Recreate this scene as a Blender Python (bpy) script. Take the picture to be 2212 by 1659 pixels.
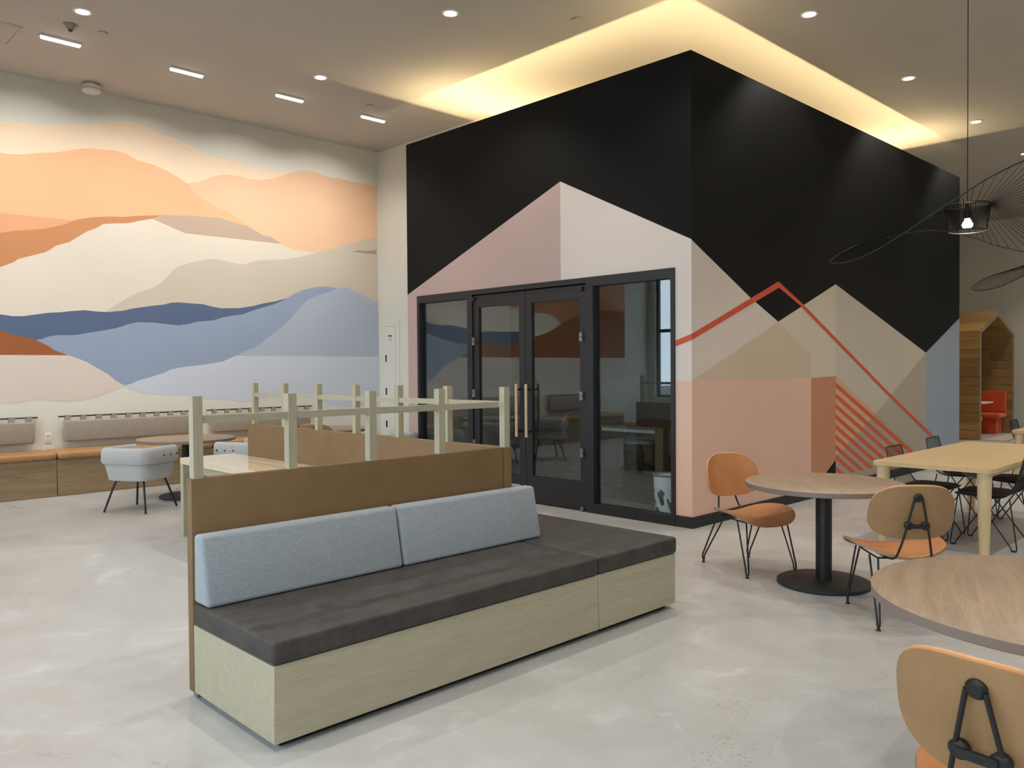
import bpy, bmesh, math, random
from math import sin, cos, pi, radians as rad
from mathutils import Vector, Matrix
random.seed(7)
for o in list(bpy.data.objects): bpy.data.objects.remove(o)
S = bpy.context.scene
COL = S.collection

# ------------------------------------------------------------------ camera, world, exposure
FPX = 1757.57
CAM = Vector((-6.774575, -4.450904, 1.58))
MR = ((0.716578, -0.697463, -0.007901), (-0.019183, -0.008384, -0.999781), (0.697244, 0.716572, -0.019387))
cd = bpy.data.cameras.new('camera'); co = bpy.data.objects.new('camera', cd); COL.objects.link(co)
R0, R1, R2 = (Vector(r) for r in MR)
m = Matrix.Identity(4)
for i in range(3):
    m[i][0] = R0[i]; m[i][1] = -R1[i]; m[i][2] = -R2[i]; m[i][3] = CAM[i]
co.matrix_world = m
cd.sensor_fit = 'HORIZONTAL'; cd.sensor_width = 36; cd.lens = FPX/2212*36; cd.clip_start = .05; cd.clip_end = 200
S.camera = co
vs = S.view_settings
vs.view_transform = 'Standard'; vs.look = 'None'; vs.gamma = 1; vs.use_curve_mapping = False
vs.exposure = 0.56
W = bpy.data.worlds.new('sky'); S.world = W; W.use_nodes = True
wb = W.node_tree.nodes['Background']; wb.inputs[0].default_value = (.79, .90, 1.0, 1); wb.inputs[1].default_value = 3.4
DOWN_W, WASH_W, COVE_W = 100, 11, 15

def ray(u, v):
    a, b = (u-1106)/FPX, (v-829.5)/FPX
    return R0*a + R1*b + R2
def onx(u, v, x): d = ray(u, v); return CAM + d*((x-CAM.x)/d.x)
def ony(u, v, y): d = ray(u, v); return CAM + d*((y-CAM.y)/d.y)
def onz(u, v, z=0): d = ray(u, v); return CAM + d*((z-CAM.z)/d.z)

# ------------------------------------------------------------------ mesh helpers
class MB:
    def __init__(s): s.v = []; s.f = []; s.m = []
    def add(s, vs, fs, mi=0, M=None):
        o = len(s.v)
        s.v += [tuple(M @ Vector(p)) if M else tuple(p) for p in vs]
        s.f += [tuple(i+o for i in f) for f in fs]; s.m += [mi]*len(fs); return s
    def box(s, x0, x1, y0, y1, z0, z1, mi=0, M=None):
        return s.add([(x, y, z) for z in (z0, z1) for y in (y0, y1) for x in (x0, x1)],
            [(0,2,3,1),(4,5,7,6),(0,1,5,4),(2,6,7,3),(0,4,6,2),(1,3,7,5)], mi, M)
    def rbox(s, x0, x1, y0, y1, z0, z1, r=.01, seg=3, mi=0, M=None, puff=0):
        bm = bmesh.new(); bmesh.ops.create_cube(bm, size=1)
        for v in bm.verts: v.co = ((x0+x1)/2+v.co.x*(x1-x0), (y0+y1)/2+v.co.y*(y1-y0), (z0+z1)/2+v.co.z*(z1-z0))
        bmesh.ops.bevel(bm, geom=bm.edges[:], offset=r, segments=seg, profile=.5, affect='EDGES')
        bm.verts.index_update()
        s.add([v.co[:] for v in bm.verts], [[v.index for v in f.verts] for f in bm.faces], mi, M); bm.free(); return s
    def prism(s, poly, axis, a, b, mi=0, M=None):
        n = len(poly)
        def P(p, t): return {'x': (t, p[0], p[1]), 'y': (p[0], t, p[1]), 'z': (p[0], p[1], t)}[axis]
        vs_ = [P(p, a) for p in poly] + [P(p, b) for p in poly]
        fs = [tuple(range(n)), tuple(range(2*n-1, n-1, -1))] + [(i, i+n, (i+1) % n+n, (i+1) % n) for i in range(n)]
        return s.add(vs_, fs, mi, M)
    def lathe(s, prof, seg=32, c=(0, 0, 0), mi=0, M=None):
        vs_, fs = [], []; n = len(prof)
        for k in range(seg):
            a = 2*pi*k/seg
            vs_ += [(c[0]+r*cos(a), c[1]+r*sin(a), c[2]+z) for r, z in prof]
        for k in range(seg):
            k2 = (k+1) % seg
            for i in range(n-1): fs.append((k*n+i, k2*n+i, k2*n+i+1, k*n+i+1))
        if prof[0] == prof[-1]: return s.add(vs_, fs, mi, M)
        if prof[0][0] > 1e-6: fs.append(tuple(k*n for k in range(seg-1, -1, -1)))
        if prof[-1][0] > 1e-6: fs.append(tuple(k*n+n-1 for k in range(seg)))
        return s.add(vs_, fs, mi, M)
    def tube(s, pts, r, seg=8, closed=False, mi=0, M=None):
        P = [Vector(p) for p in pts]; n = len(P)
        rr = r if isinstance(r, (list, tuple)) else [r]*n
        vs_, fs = [], []; ref = None
        for i in range(n):
            if closed: t = P[(i+1) % n]-P[i-1]
            else: t = P[min(i+1, n-1)]-P[max(i-1, 0)]
            t.normalize()
            if ref is None: ref = Vector((0, 0, 1)) if abs(t.z) < .9 else Vector((1, 0, 0))
            u = ref - t*ref.dot(t)
            if u.length < 1e-4: u = t.orthogonal()
            u.normalize(); ref = u; w = t.cross(u)
            for k in range(seg):
                a = 2*pi*k/seg; vs_.append(P[i]+(u*cos(a)+w*sin(a))*rr[i])
        for i in range(n if closed else n-1):
            j = (i+1) % n
            for k in range(seg):
                k2 = (k+1) % seg; fs.append((i*seg+k, i*seg+k2, j*seg+k2, j*seg+k))
        if not closed: fs += [tuple(range(seg-1, -1, -1)), tuple((n-1)*seg+k for k in range(seg))]
        return s.add([v[:] for v in vs_], fs, mi, M)
    def loft(s, rings, mi=0, cap=True, M=None):
        n = len(rings[0]); vs_ = [p for r in rings for p in r]; fs = []
        for i in range(len(rings)-1):
            for k in range(n):
                k2 = (k+1) % n; fs.append((i*n+k, i*n+k2, (i+1)*n+k2, (i+1)*n+k))
        if cap: fs += [tuple(range(n-1, -1, -1)), tuple((len(rings)-1)*n+k for k in range(n))]
        return s.add(vs_, fs, mi, M)
    def build(s, name, mats, parent=None, smooth=38, loc=None, rz=0):
        me = bpy.data.meshes.new(name); me.from_pydata(s.v, [], s.f)
        ms = mats if isinstance(mats, (list, tuple)) else [mats]
        for k in ms: me.materials.append(k)
        if len(ms) > 1: me.polygons.foreach_set('material_index', s.m)
        bm = bmesh.new(); bm.from_mesh(me); bmesh.ops.recalc_face_normals(bm, faces=bm.faces); bm.to_mesh(me); bm.free()
        if smooth:
            me.polygons.foreach_set('use_smooth', [True]*len(me.polygons)); me.set_sharp_from_angle(angle=rad(smooth))
        me.update()
        o = bpy.data.objects.new(name, me); COL.objects.link(o)
        if parent: o.parent = parent
        if loc: o.location = loc
        if rz: o.rotation_euler.z = rz
        return o

def bez(pts, n=8):                                   # Catmull-Rom through pts
    P = [Vector(p) for p in pts]; out = []
    for i in range(len(P)-1):
        a = P[max(i-1, 0)]; b = P[i]; c = P[i+1]; d = P[min(i+2, len(P)-1)]
        for k in range(n):
            t = k/n; out.append(.5*((2*b)+(c-a)*t+(2*a-5*b+4*c-d)*t*t+(3*b-a-3*c+d)*t**3))
    out.append(P[-1]); return out
def bez_loop(pts, n=8):
    P = [Vector(p) for p in pts]; N = len(P); out = []
    for i in range(N):
        a, b, c, d = P[i-1], P[i], P[(i+1) % N], P[(i+2) % N]
        for k in range(n):
            t = k/n; out.append(.5*((2*b)+(c-a)*t+(2*a-5*b+4*c-d)*t*t+(3*b-a-3*c+d)*t**3))
    return out
def thing(name, label, cat, loc=(0, 0, 0), rz=0, group=None):
    o = bpy.data.objects.new(name, None); COL.objects.link(o); o.location = loc; o.rotation_euler.z = rz
    o.empty_display_size = .1
    o['label'] = label; o['category'] = cat
    if group: o['group'] = group
    return o
def tag(o, label, cat, group=None):
    o['label'] = label; o['category'] = cat
    if group: o['group'] = group
    return o
def struct(o, label=None):
    o['kind'] = 'structure'
    if label: o['label'] = label
    return o
def copy_tree(o, parent=None):
    c = o.copy(); COL.objects.link(c); c.parent = parent
    for ch in [x for x in o.children]:
        copy_tree(ch, c)
    return c
def dup(o, label, loc, rz, group=None):
    c = copy_tree(o); c.location = loc; c.rotation_euler.z = rz; c['label'] = label
    if group: c['group'] = group
    return c

# ------------------------------------------------------------------ materials
def lin(c):
    f = lambda x: (x/255/12.92) if x/255 <= .04045 else ((x/255+.055)/1.055)**2.4
    return (f(c[0]), f(c[1]), f(c[2]), 1)
class N:
    def __init__(s, name):
        s.mat = bpy.data.materials.new(name); s.mat.use_nodes = True; s.nt = s.mat.node_tree
        s.b = s.nt.nodes['Principled BSDF']; s.out = s.nt.nodes['Material Output']
    def new(s, t, **kw):
        n = s.nt.nodes.new(t)
        for k, v in kw.items(): setattr(n, k, v)
        return n
    def ln(s, a, b): s.nt.links.new(a, b)
    def coord(s, scale=(1, 1, 1), rot=(0, 0, 0)):
        t = s.new('ShaderNodeTexCoord'); mp = s.new('ShaderNodeMapping')
        mp.inputs['Scale'].default_value = scale; mp.inputs['Rotation'].default_value = rot
        s.ln(t.outputs['Object'], mp.inputs[0]); return mp.outputs[0]
    def noise(s, co_, scale, detail=4, rough=.5, dist=0):
        n = s.new('ShaderNodeTexNoise'); n.inputs['Scale'].default_value = scale; n.inputs['Detail'].default_value = detail
        n.inputs['Roughness'].default_value = rough; n.inputs['Distortion'].default_value = dist
        s.ln(co_, n.inputs['Vector']); return n.outputs[0]
    def ramp(s, fac, stops):
        r = s.new('ShaderNodeValToRGB'); e = r.color_ramp.elements
        while len(e) < len(stops): e.new(.5)
        for k, (p, c) in enumerate(stops): e[k].position = p; e[k].color = c
        s.ln(fac, r.inputs[0]); return r.outputs[0]
    def mix(s, fac, a, b, mode='MIX'):
        x = s.new('ShaderNodeMix', data_type='RGBA', blend_type=mode)
        for sock, val in ((x.inputs[0], fac), (x.inputs[6], a), (x.inputs[7], b)):
            if hasattr(val, 'links'): s.ln(val, sock)
            else: sock.default_value = val
        return x.outputs[2]
    def bump(s, h, st=.2, d=.01):
        b = s.new('ShaderNodeBump'); b.inputs['Strength'].default_value = st; b.inputs['Distance'].default_value = d
        s.ln(h, b.inputs['Height']); s.ln(b.outputs[0], s.b.inputs['Normal'])
    def setc(s, c):
        if hasattr(c, 'links'): s.ln(c, s.b.inputs['Base Color'])
        else: s.b.inputs['Base Color'].default_value = c
def paint(name, c, rough=.6, spec=.3):
    n = N(name); n.b.inputs['Roughness'].default_value = rough; n.b.inputs['Specular IOR Level'].default_value = spec
    co_ = n.coord()
    l = lin(c); n.setc(n.mix(n.noise(co_, 1.3, 1), tuple(x*.97 for x in l[:3])+(1,), tuple(min(1, x*1.03) for x in l[:3])+(1,)))
    return n.mat
def metal(name, c, rough=.4, met=0.0):
    n = N(name); n.b.inputs['Metallic'].default_value = met
    co_ = n.coord(); r = n.noise(co_, 40, 1); n.setc(lin(c))
    x = n.new('ShaderNodeMapRange'); x.inputs[3].default_value = rough-.06; x.inputs[4].default_value = rough+.06
    n.ln(r, x.inputs[0]); n.ln(x.outputs[0], n.b.inputs['Roughness']); return n.mat
def wood(name, c1, c2, axis='x', scale=1.0, rough=.45, knots=False):
    n = N(name); k = {'x': (.7, 9, 9), 'y': (9, .7, 9), 'z': (9, 9, .7)}[axis]
    co_ = n.coord(tuple(v*scale for v in k)); g = n.noise(co_, 2.2, 7, .62, .8)
    fine = n.noise(n.coord(tuple(v*scale*6 for v in k)), 3, 4, .6)
    base = n.ramp(g, [(.30, lin(c2)), (.52, lin(tuple((a+b)/2 for a, b in zip(c1, c2)))), (.72, lin(c1))])
    base = n.mix(.22, base, n.ramp(fine, [(.3, lin(tuple(v*.72 for v in c2))), (.7, lin(c1))]))
    if knots:
        kn = n.noise(n.coord((1.6, 1.6, 5)), 2.3, 2, .5)
        base = n.mix(n.ramp(kn, [(.70, (0, 0, 0, 1)), (.80, (1, 1, 1, 1))]), base, lin(tuple(v*.45 for v in c2)))
        oi = n.new('ShaderNodeObjectInfo')
        base = n.mix(1.0, base, n.ramp(oi.outputs['Random'], [(0, (.82, .81, .80, 1)), (1, (1.18, 1.16, 1.12, 1))]), 'MULTIPLY')
    n.setc(base); n.b.inputs['Roughness'].default_value = rough; n.bump(fine, .08, .003); return n.mat
def fabric(name, c, var=.16, sc=260, rough=.9):
    n = N(name); co_ = n.coord(); l = lin(c)
    wx = n.noise(n.coord((1, 14, 14)), sc*.12, 2); wy = n.noise(n.coord((14, 14, 1)), sc*.12, 2)
    w = n.mix(.5, wx, wy); f = n.ramp(w, [(.32, tuple(x*(1-var*1.6) for x in l[:3])+(1,)), (.68, tuple(min(1, x*(1+var)) for x in l[:3])+(1,))])
    n.setc(f); n.b.inputs['Roughness'].default_value = rough; n.b.inputs['Specular IOR Level'].default_value = .15
    n.b.inputs['Sheen Weight'].default_value = .25; n.bump(w, .35, .004); return n.mat
def leather(name, c1, c2, rough=.5, sc=6):
    n = N(name); co_ = n.coord(); a = n.noise(co_, sc, 8, .7); b = n.noise(co_, 160, 3)
    n.setc(n.ramp(a, [(.32, lin(c2)), (.68, lin(c1))])); n.b.inputs['Roughness'].default_value = rough
    n.b.inputs['Specular IOR Level'].default_value = .35; n.bump(b, .18, .003); return n.mat
def emit(name, c, st):
    n = N(name); n.b.inputs['Base Color'].default_value = (0, 0, 0, 1)
    n.b.inputs['Emission Color'].default_value = c; n.b.inputs['Emission Strength'].default_value = st; return n.mat
def glass_mat(name, tint, ior):
    n = N(name); n.nt.nodes.remove(n.b)
    t = n.new('ShaderNodeBsdfTransparent'); t.inputs[0].default_value = tint
    g = n.new('ShaderNodeBsdfGlossy'); g.inputs['Roughness'].default_value = .0; g.inputs[0].default_value = (.93, .97, 1, 1)
    f = n.new('ShaderNodeFresnel'); gm = n.new('ShaderNodeNewGeometry'); mr = n.new('ShaderNodeMapRange')   # same reflectance from either side of the pane
    mr.inputs[3].default_value = ior; mr.inputs[4].default_value = 1/ior; n.ln(gm.outputs['Backfacing'], mr.inputs[0]); n.ln(mr.outputs[0], f.inputs[0])
    x = n.new('ShaderNodeMixShader'); n.ln(f.outputs[0], x.inputs[0]); n.ln(t.outputs[0], x.inputs[1]); n.ln(g.outputs[0], x.inputs[2])
    n.ln(x.outputs[0], n.out.inputs[0]); return n.mat

def concrete():
    n = N('polished_concrete'); co_ = n.coord()
    a = n.noise(co_, .45, 5, .62, .6); b = n.noise(co_, 1.9, 6, .68, .9); c = n.noise(co_, 38, 3, .6)
    base = n.ramp(a, [(.30, lin((160, 158, 154))), (.50, lin((177, 176, 174))), (.68, lin((191, 191, 190)))])
    base = n.mix(.55, base, n.ramp(b, [(.30, lin((163, 161, 157))), (.48, lin((174, 173, 170))), (.60, lin((183, 183, 181))), (.74, lin((214, 214, 213)))]))
    veins = n.ramp(n.noise(co_, 5.5, 6, .7, 1.2), [(.60, (0, 0, 0, 1)), (.72, (1, 1, 1, 1))])
    base = n.mix(n.mix(.5, (0, 0, 0, 1), veins), base, lin((206, 206, 205)))
    patch = n.ramp(n.noise(co_, .9, 5, .72, .8), [(.60, (0, 0, 0, 1)), (.70, (1, 1, 1, 1))])
    sp = n.ramp(n.noise(co_, 62, 2, .5), [(.60, (0, 0, 0, 1)), (.67, (1, 1, 1, 1))])
    base = n.mix(n.mix(1.0, patch, sp, 'MULTIPLY'), base, lin((112, 106, 98)))
    dots = n.new('ShaderNodeTexVoronoi'); dots.inputs['Scale'].default_value = 2.3; n.ln(co_, dots.inputs['Vector'])
    base = n.mix(n.ramp(dots.outputs['Distance'], [(.0045, (1, 1, 1, 1)), (.008, (0, 0, 0, 1))]), base, lin((86, 82, 77)))
    n.setc(base)
    x = n.new('ShaderNodeMapRange'); x.inputs[3].default_value = .20; x.inputs[4].default_value = .42
    n.ln(b, x.inputs[0]); n.ln(x.outputs[0], n.b.inputs['Roughness'])
    n.b.inputs['Specular IOR Level'].default_value = .45; return n.mat
def carpet():
    n = N('carpet_tile'); co_ = n.coord((26, 3.2, 1)); a = n.noise(co_, 1.3, 3, .6, .3)
    n.setc(n.ramp(a, [(.34, lin((58, 61, 64))), (.48, lin((116, 119, 119))), (.56, lin((84, 89, 91))), (.68, lin((176, 174, 168)))]))
    n.b.inputs['Roughness'].default_value = .95; n.bump(n.noise(n.coord(), 300, 2), .5, .004); return n.mat

WHITE = paint('white_wall_paint', (226, 223, 212)); CEIL = paint('ceiling_paint', (198, 192, 184), .8, .1)
BLACKP = paint('black_wall_paint', (14, 14, 13), .65, .2); OFFW = paint('grey_office_paint', (150, 150, 146))
FLOOR = concrete(); CARP = carpet()
BLK = metal('black_metal', (20, 20, 21), .45); FRAME = metal('black_aluminium', (34, 33, 36), .5)
CHARC = metal('charcoal_base', (40, 41, 40), .55); GREYM = metal('grey_metal', (140, 142, 142), .35, .8); BASEB = metal('black_rubber', (36, 38, 40), .6)
WHITEP = metal('white_plastic', (228, 228, 224), .4)
PALE = wood('pale_ply', (184, 177, 153), (168, 160, 136), 'x', 1.0, .5)
PALEY = wood('pale_ply_y', (184, 177, 153), (168, 160, 136), 'y', 1.0, .5)
POST = wood('pale_post', (184, 177, 153), (168, 160, 136), 'z', 1.0, .5)
OAKTOP = wood('grey_oak', (172, 148, 124), (140, 118, 97), 'x', 1.1, .42)
EDGE = metal('grey_edge_band', (128, 114, 106), .5)
MAPLE = wood('maple', (216, 188, 142), (202, 172, 126), 'x', .9, .35); MAPLEZ = wood('maple_leg', (222, 200, 156), (208, 184, 140), 'z', .9, .4)
PODW = wood('oak_plank', (176, 140, 86), (136, 104, 58), 'x', .8, .45, True); PODWY = wood('oak_plank_y', (176, 140, 86), (136, 104, 58), 'y', .8, .45, True)
PODE = wood('pod_edge_ply', (158, 142, 120), (128, 112, 92), 'z', 1.2, .6)
BENCHW = wood('bench_oak', (160, 136, 104), (120, 98, 72), 'x', .6, .45)
TAN = leather('tan_leather', (178, 136, 90), (162, 120, 76), .45); ORL = leather('orange_leather', (194, 134, 86), (172, 112, 68), .42, 4)
ORB = leather('ochre_leather_back', (162, 128, 90), (146, 113, 78), .5, 4); PLYE = wood('ply_edge', (170, 140, 110), (132, 104, 80), 'x', 2, .5)
DARK = leather('dark_leather', (76, 70, 66), (52, 50, 50), .55, 9); SCREEN = leather('brown_vinyl', (126, 100, 68), (116, 91, 61), .55, 3)
BLUE = fabric('blue_grey_weave', (154, 161, 168), .18); GREYF = fabric('grey_felt', (176, 176, 175), .10, 150)
HANG = fabric('taupe_weave', (160, 150, 138), .10, 150); RED = fabric('red_felt', (214, 84, 46), .08, 200)
PAD = leather('black_pad', (38, 36, 34), (26, 25, 24), .5)
GLASS = glass_mat('tinted_glass', (.90, .94, .94, 1), 1.75); WGLASS = glass_mat('window_glass', (.96, .98, .98, 1), 1.5)
LAMP = emit('lamp_glow', (1, .93, .80, 1), 14); STRIP = emit('strip_glow', (1, .93, .82, 1), 3.5); BULB = emit('bulb_glow', (1, .86, .62, 1), 30)

# ------------------------------------------------------------------ dimensions
ZC, YM, XR, BH = 5.41, 7.55, 1.63, 4.62        # ceiling, mural wall, return wall, black box height
BY, BX = 4.55, 7.80                            # box extents
XW, XF, YS = -9.5, 17.6, -9.0                  # window wall, far wall, south wall

def slab(name, x0, x1, y0, y1, z0, z1, mt, label=None):
    return struct(MB().box(x0, x1, y0, y1, z0, z1).build(name, mt, smooth=0), label)
slab('floor', XW-.3, XF+.3, YS-.3, YM+.3, -.2, 0, FLOOR)
slab('ceiling', XW-.3, XF+.3, YS-.3, YM+.3, ZC, ZC+.2, CEIL)
wl = slab('wall_left', XW-.3, XR+.2, YM, YM+.2, 0, ZC, WHITE)
slab('wall_return', XR, XR+.2, BY, YM, 0, ZC, WHITE); slab('wall_back', XR+.2, XF, YM, YM+.2, 0, ZC, WHITE)
slab('wall_far', XF, XF+.2, YS, BY+.3, 0, ZC, WHITE)
slab('wall_pod', BX+.01, XF, BY, BY+.2, 0, ZC, WHITE)
# window wall behind the camera, seen mirrored in the door glass, with real openings
ZS, ZT = .85, 4.6
wn = [2]
def window_wall(name, ends, spans, M, face):          # built along local x, outside towards -y, then placed by M
    w = MB().box(ends[0], ends[1], -.25, 0, 0, ZS, M=M).box(ends[0], ends[1], -.25, 0, ZT, ZC, M=M)
    e = [ends[0]] + [q for ab in spans for q in ab] + [ends[1]]
    for i in range(0, len(e), 2): w.box(e[i], e[i+1], -.25, 0, ZS, ZT, M=M)
    struct(w.build(name, WHITE, smooth=0))
    for a, b in spans:
        fr = MB(); wn[0] += 1
        for x0, x1, z0, z1 in ((a, a+.06, ZS, ZT), (b-.06, b, ZS, ZT), (a+.06, b-.06, ZS, ZS+.06), (a+.06, b-.06, ZT-.06, ZT),
                               (a+.06, b-.06, 2.42, 2.5), ((a+b)/2-.03, (a+b)/2+.03, ZS+.06, 2.42)): fr.box(x0, x1, -.16, -.08, z0, z1, M=M)
        wo = struct(fr.build('window_%d' % wn[0], FRAME, smooth=0))
        MB().box(a+.06, b-.06, -.125, -.115, ZS+.06, 2.42, M=M).build('pane', WGLASS, wo, 0)
        MB().box(a+.06, b-.06, -.125, -.115, 2.5, ZT-.06, M=M).build('pane', WGLASS, wo, 0)
        ld = bpy.data.lights.new('window_%d_portal_offscreen' % wn[0], 'AREA'); ld.shape = 'RECTANGLE'; ld.size = b-a; ld.size_y = ZT-ZS; ld.cycles.is_portal = True
        lo = bpy.data.objects.new('window_%d_portal_offscreen' % wn[0], ld); COL.objects.link(lo)
        lo.matrix_world = M @ Matrix.Translation(((a+b)/2, -.28, (ZS+ZT)/2)) @ Matrix.Rotation(pi/2, 4, 'X')
MW = Matrix.Translation((XW, 0, 0)) @ Matrix.Rotation(-pi/2, 4, 'Z')       # local +y (room side) -> world +x, local x -> world -y
window_wall('wall_window', (-YM, -YS), [(-7.35+2.65*k, -7.35+2.65*k+2.2) for k in range(6)], MW, 'x')
slab('wall_right', XW, XF, YS-.25, YS, 0, ZC, WHITE)
slab('ground', -60, 60, -60, YS-.35, -.3, -.15, paint('asphalt', (92, 92, 90), .9)); slab('ground_side', -60, XW-.35, YS-.34, 40, -.3, -.15, bpy.data.materials['asphalt'])

# ------------------------------------------------------------------ mural on the left wall
def wpx(p): q = ony(p[0], p[1], YM); return (q.x, q.z)
def refl(p): q = ony(880+p[0]/2.765, 560+p[1]/2.765, YM); return (-q.x, q.z)   # seen mirrored in the door glass
mur_k = [0]
def mural(pts, c, label):
    mur_k[0] += 1; y = YM - .00012*mur_k[0]
    o = MB().add([(p[0], y, p[1]) for p in pts], [tuple(range(len(pts)))]).build('painted_mountain', paint('mural_%d' % mur_k[0], c, .65, .2), wl, 0)
    o['label'] = label; return o
P = lambda *a: [wpx(p) for p in a]
EL = -8.58
ER = XR-.02
s1 = P((0,263),(20,261),(50,265),(80,269),(115,270),(140,266),(190,268),(230,264),(265,261),(285,262),(300,266),(320,275),(350,289),(380,300),(425,321.6),(440,330),(465.6,340.5),(497.5,345),(521,352),(539,361),(569,363),(599,368.7),(625,374),(680,380))
e1 = [(EL,4.55),(-8,4.7),(-7.2,4.72),(-6.4,4.6),(-5.6,4.5),(-4.9,4.48)]
mural(e1+s1+[(s1[-1][0],2.6),(EL,2.6)], (242,218,190), 'pale peach painted mountain at the top of the mural')
s2 = P((406,395),(430,393.6),(450,384.6),(470,379),(485.5,376.7),(515,379.7),(539,386.6),(565,388.6),(589,385.6),(625,374.7),(648.6,369),(660.6,368.7),(678.5,371.7),(698,379),(716,384.6),(730,384.6),(754,391),(770,395),(786,396),(811,401.5))
mural(s2+[(ER,s2[-1][1]),(ER,2.7),(s2[0][0],2.7)], (234,194,160), 'soft peach painted mountain towards the wall corner')
s3 = P((0,329.7),(19,333),(48,333.6),(77,330.7),(96.5,329.7),(123.5,329),(152.4,324),(177.5,320.6),(200.6,320),(216,323),(249,325),(260.5,329),(270,330.7),(285.5,339.4),(301,348),(316,351),(328,354.8),(359,368),(386,383.7),(395.5,391.5),(407,397),(414,405.5),(422,416.5),(440,431),(465.6,447),(495.5,458),(519,476),(531,485),(520,540))
mural([(EL,4.3),(-7.8,4.35),(-7,4.25),(-6,4.05),(-5,4.12),(-4.5,4.16)]+s3+[(s3[-1][0],2.5),(EL,2.5)], (236,184,144), 'orange painted mountain, the widest in the mural')
mural([(EL,3.75),(-6.5,3.55)]+P((0,459.5),(80,468),(158,476.3),(120,500),(0,530))+[(EL,2.6)], (226,166,128), 'salmon painted slope below the orange mountain')
s5t = P((0,502.8),(36.7,498),(77,496),(104,493),(135,486),(164,475),(193,470),(231.5,467.7),(270,468.6),(301,466),(328,465.7),(350,464.4))
s5b = P((328,472.5),(308.7,475.8),(278,482),(227.7,483.5),(222,484.6),(208,492.7),(185,501.4),(150.5,522.6),(119.6,531.3),(108,540),(96.5,545.4),(41,559),(28,567),(0,577))
e5 = [refl(p) for p in ((1285,320),(1250,285),(1200,260),(1150,238),(1090,240),(1017,225))]+[(-4.8,3.1)]
mural(e5+s5t+s5b+[(-4.8,2.5),(EL,2.3)], (200,140,98), 'rust brown painted ridge in the mural')
s6 = P((350,464.4),(363,464.4),(416,466),(477.6,471),(499.5,479),(523,486),(531,486),(539,491),(555,500),(567,508),(583,511),(595,518),(608,527))
mural(s6+P((400,504),(222,484.6),(227.7,483.5),(278,482),(308.7,475.8),(328,472.5)), (192,170,152), 'grey mauve painted wedge in the mural')
lens = [refl(p) for p in ((910,385),(880,350),(830,325),(755,320))]
mural(lens+list(reversed(s5b))[0:]+P((400,504),(608,527),(617,533),(629,536),(633,540),(655,542),(680,546),(680,700),(0,700))+[refl(p) for p in ((660,460),(755,442),(830,440),(885,405))], (226,215,200), 'cream painted valley across the mural')
s8 = P((230,671),(271,646),(291,635.5),(338.5,618),(356,603),(375,582),(388,574.7),(412,567),(455.7,558.7),(479.6,562),(493.5,565),(511,568.7),(523,571),(535,568.7),(555,562.7),(579,561),(615,560.7),(644.7,555.7),(670.5,549.8),(698,542.8),(726,535.8),(746,527),(764,525),(784,517),(812,514))
mural(s8+[(ER,s8[-1][1]),(ER,wpx((812,760))[1])]+P((700,720),(230,720)), (206,195,179), 'grey beige painted mountain in the mural')
mural(P((760,544),(772,541),(798,542),(813,540),(813,550)), (176,150,134), 'thin brown painted sliver at the mural edge')
b10t = P((0,679),(28,683),(50,683),(104,675.6),(130,674.5),(156,671.7),(184.4,670),(208,672.8),(234,674),(267,671),(286,666.5),(332,660),(353.6,658),(369,654),(384,653),(408,655),(438,657),(459,662.5),(479,666),(517.5,665.4),(547,661),(567,655.7),(597,650.5),(620,644))
b10b = P((608,650.5),(592,657),(558,667),(524,679),(483.6,685),(461,692),(425,695),(406,700),(386,703),(360,700),(332,697),(297,696),(275.5,700.6),(260,706),(245,710),(217,715),(191,719),(169,723),(156,724),(124,724),(104,727),(91,732),(78,734.6))
mural([refl(p) for p in ((755,442),(640,433))]+b10t+b10b+P((69,732),(32.5,724),(11,718),(0,713))+[refl(p) for p in ((570,520),(660,490))], (92,108,138), 'dark slate blue painted ridge in the mural')
cutL = P((269,833),(249.5,822),(234,809),(208,794),(189,783),(171.4,775.4),(147.5,767.4),(119,757),(104,747),(78,734.6))
b11r = P((716.5,628.6),(707,632),(687,637.6),(667,646),(649,662.5),(633,682),(619,697.5),(592,719),(578.6,729),(563,743),(549,751),(524,761),(508.5,769))
b11l = P((481,781),(452,786),(441,788),(408,791),(384,795),(369,798),(356,805),(325.5,814.5),(299,822),(284,828.6))
mural(list(reversed(b10b))+P((620,644),(637,634),(655,626),(682.5,620),(700.6,619),(728,622))+b11r+b11l+cutL[:-1], (150,165,190), 'medium blue painted mountain in the mural')
zb = wpx((660,769.5))[1]
mural(P((728,622),(750,621),(771,630),(789,640),(813.6,653.5))+[(ER,wpx((814,654))[1]),(ER,zb)]+list(reversed(b11r)), (176,186,203), 'light blue painted hill by the wall corner')
b13 = P((280,840.5),(299,847),(319,851),(347,852),(380,854),(408,855.7),(434,861.5),(481,862.5),(522,867.5),(545,866.6),(574,860),(608,852),(637,851),(660,854.6),(694,865),(716.5,876),(728,879.5),(752.6,880.6),(784,876),(814,872.7))
mural([(b11r[-1][0],zb)]+b11l+P((269,833))+b13+[(ER,b13[-1][1]),(ER,zb)], (204,211,224), 'pale lavender blue painted water in the mural')
zl = wpx((60,767))[1]
mural([(EL,zl)]+[refl(p) for p in ((1285,330),(1200,300),(1120,310),(1017,335),(910,385),(890,400),(830,437),(750,462),(660,490),(570,520))]+P((0,713),(11,718),(32.5,724),(69,732),(78,734.6),(104,747),(119,757))+[(wpx((147.5,767.4))[0],zl)], (162,98,60), 'dark rust painted mountain foot in the mural')
b15 = P((251.7,841.6),(236.5,847),(210.5,857),(195,860),(178,865.5),(147.5,867),(123.7,867),(108.5,865),(87,863),(65,864),(41,871),(0,872))
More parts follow.
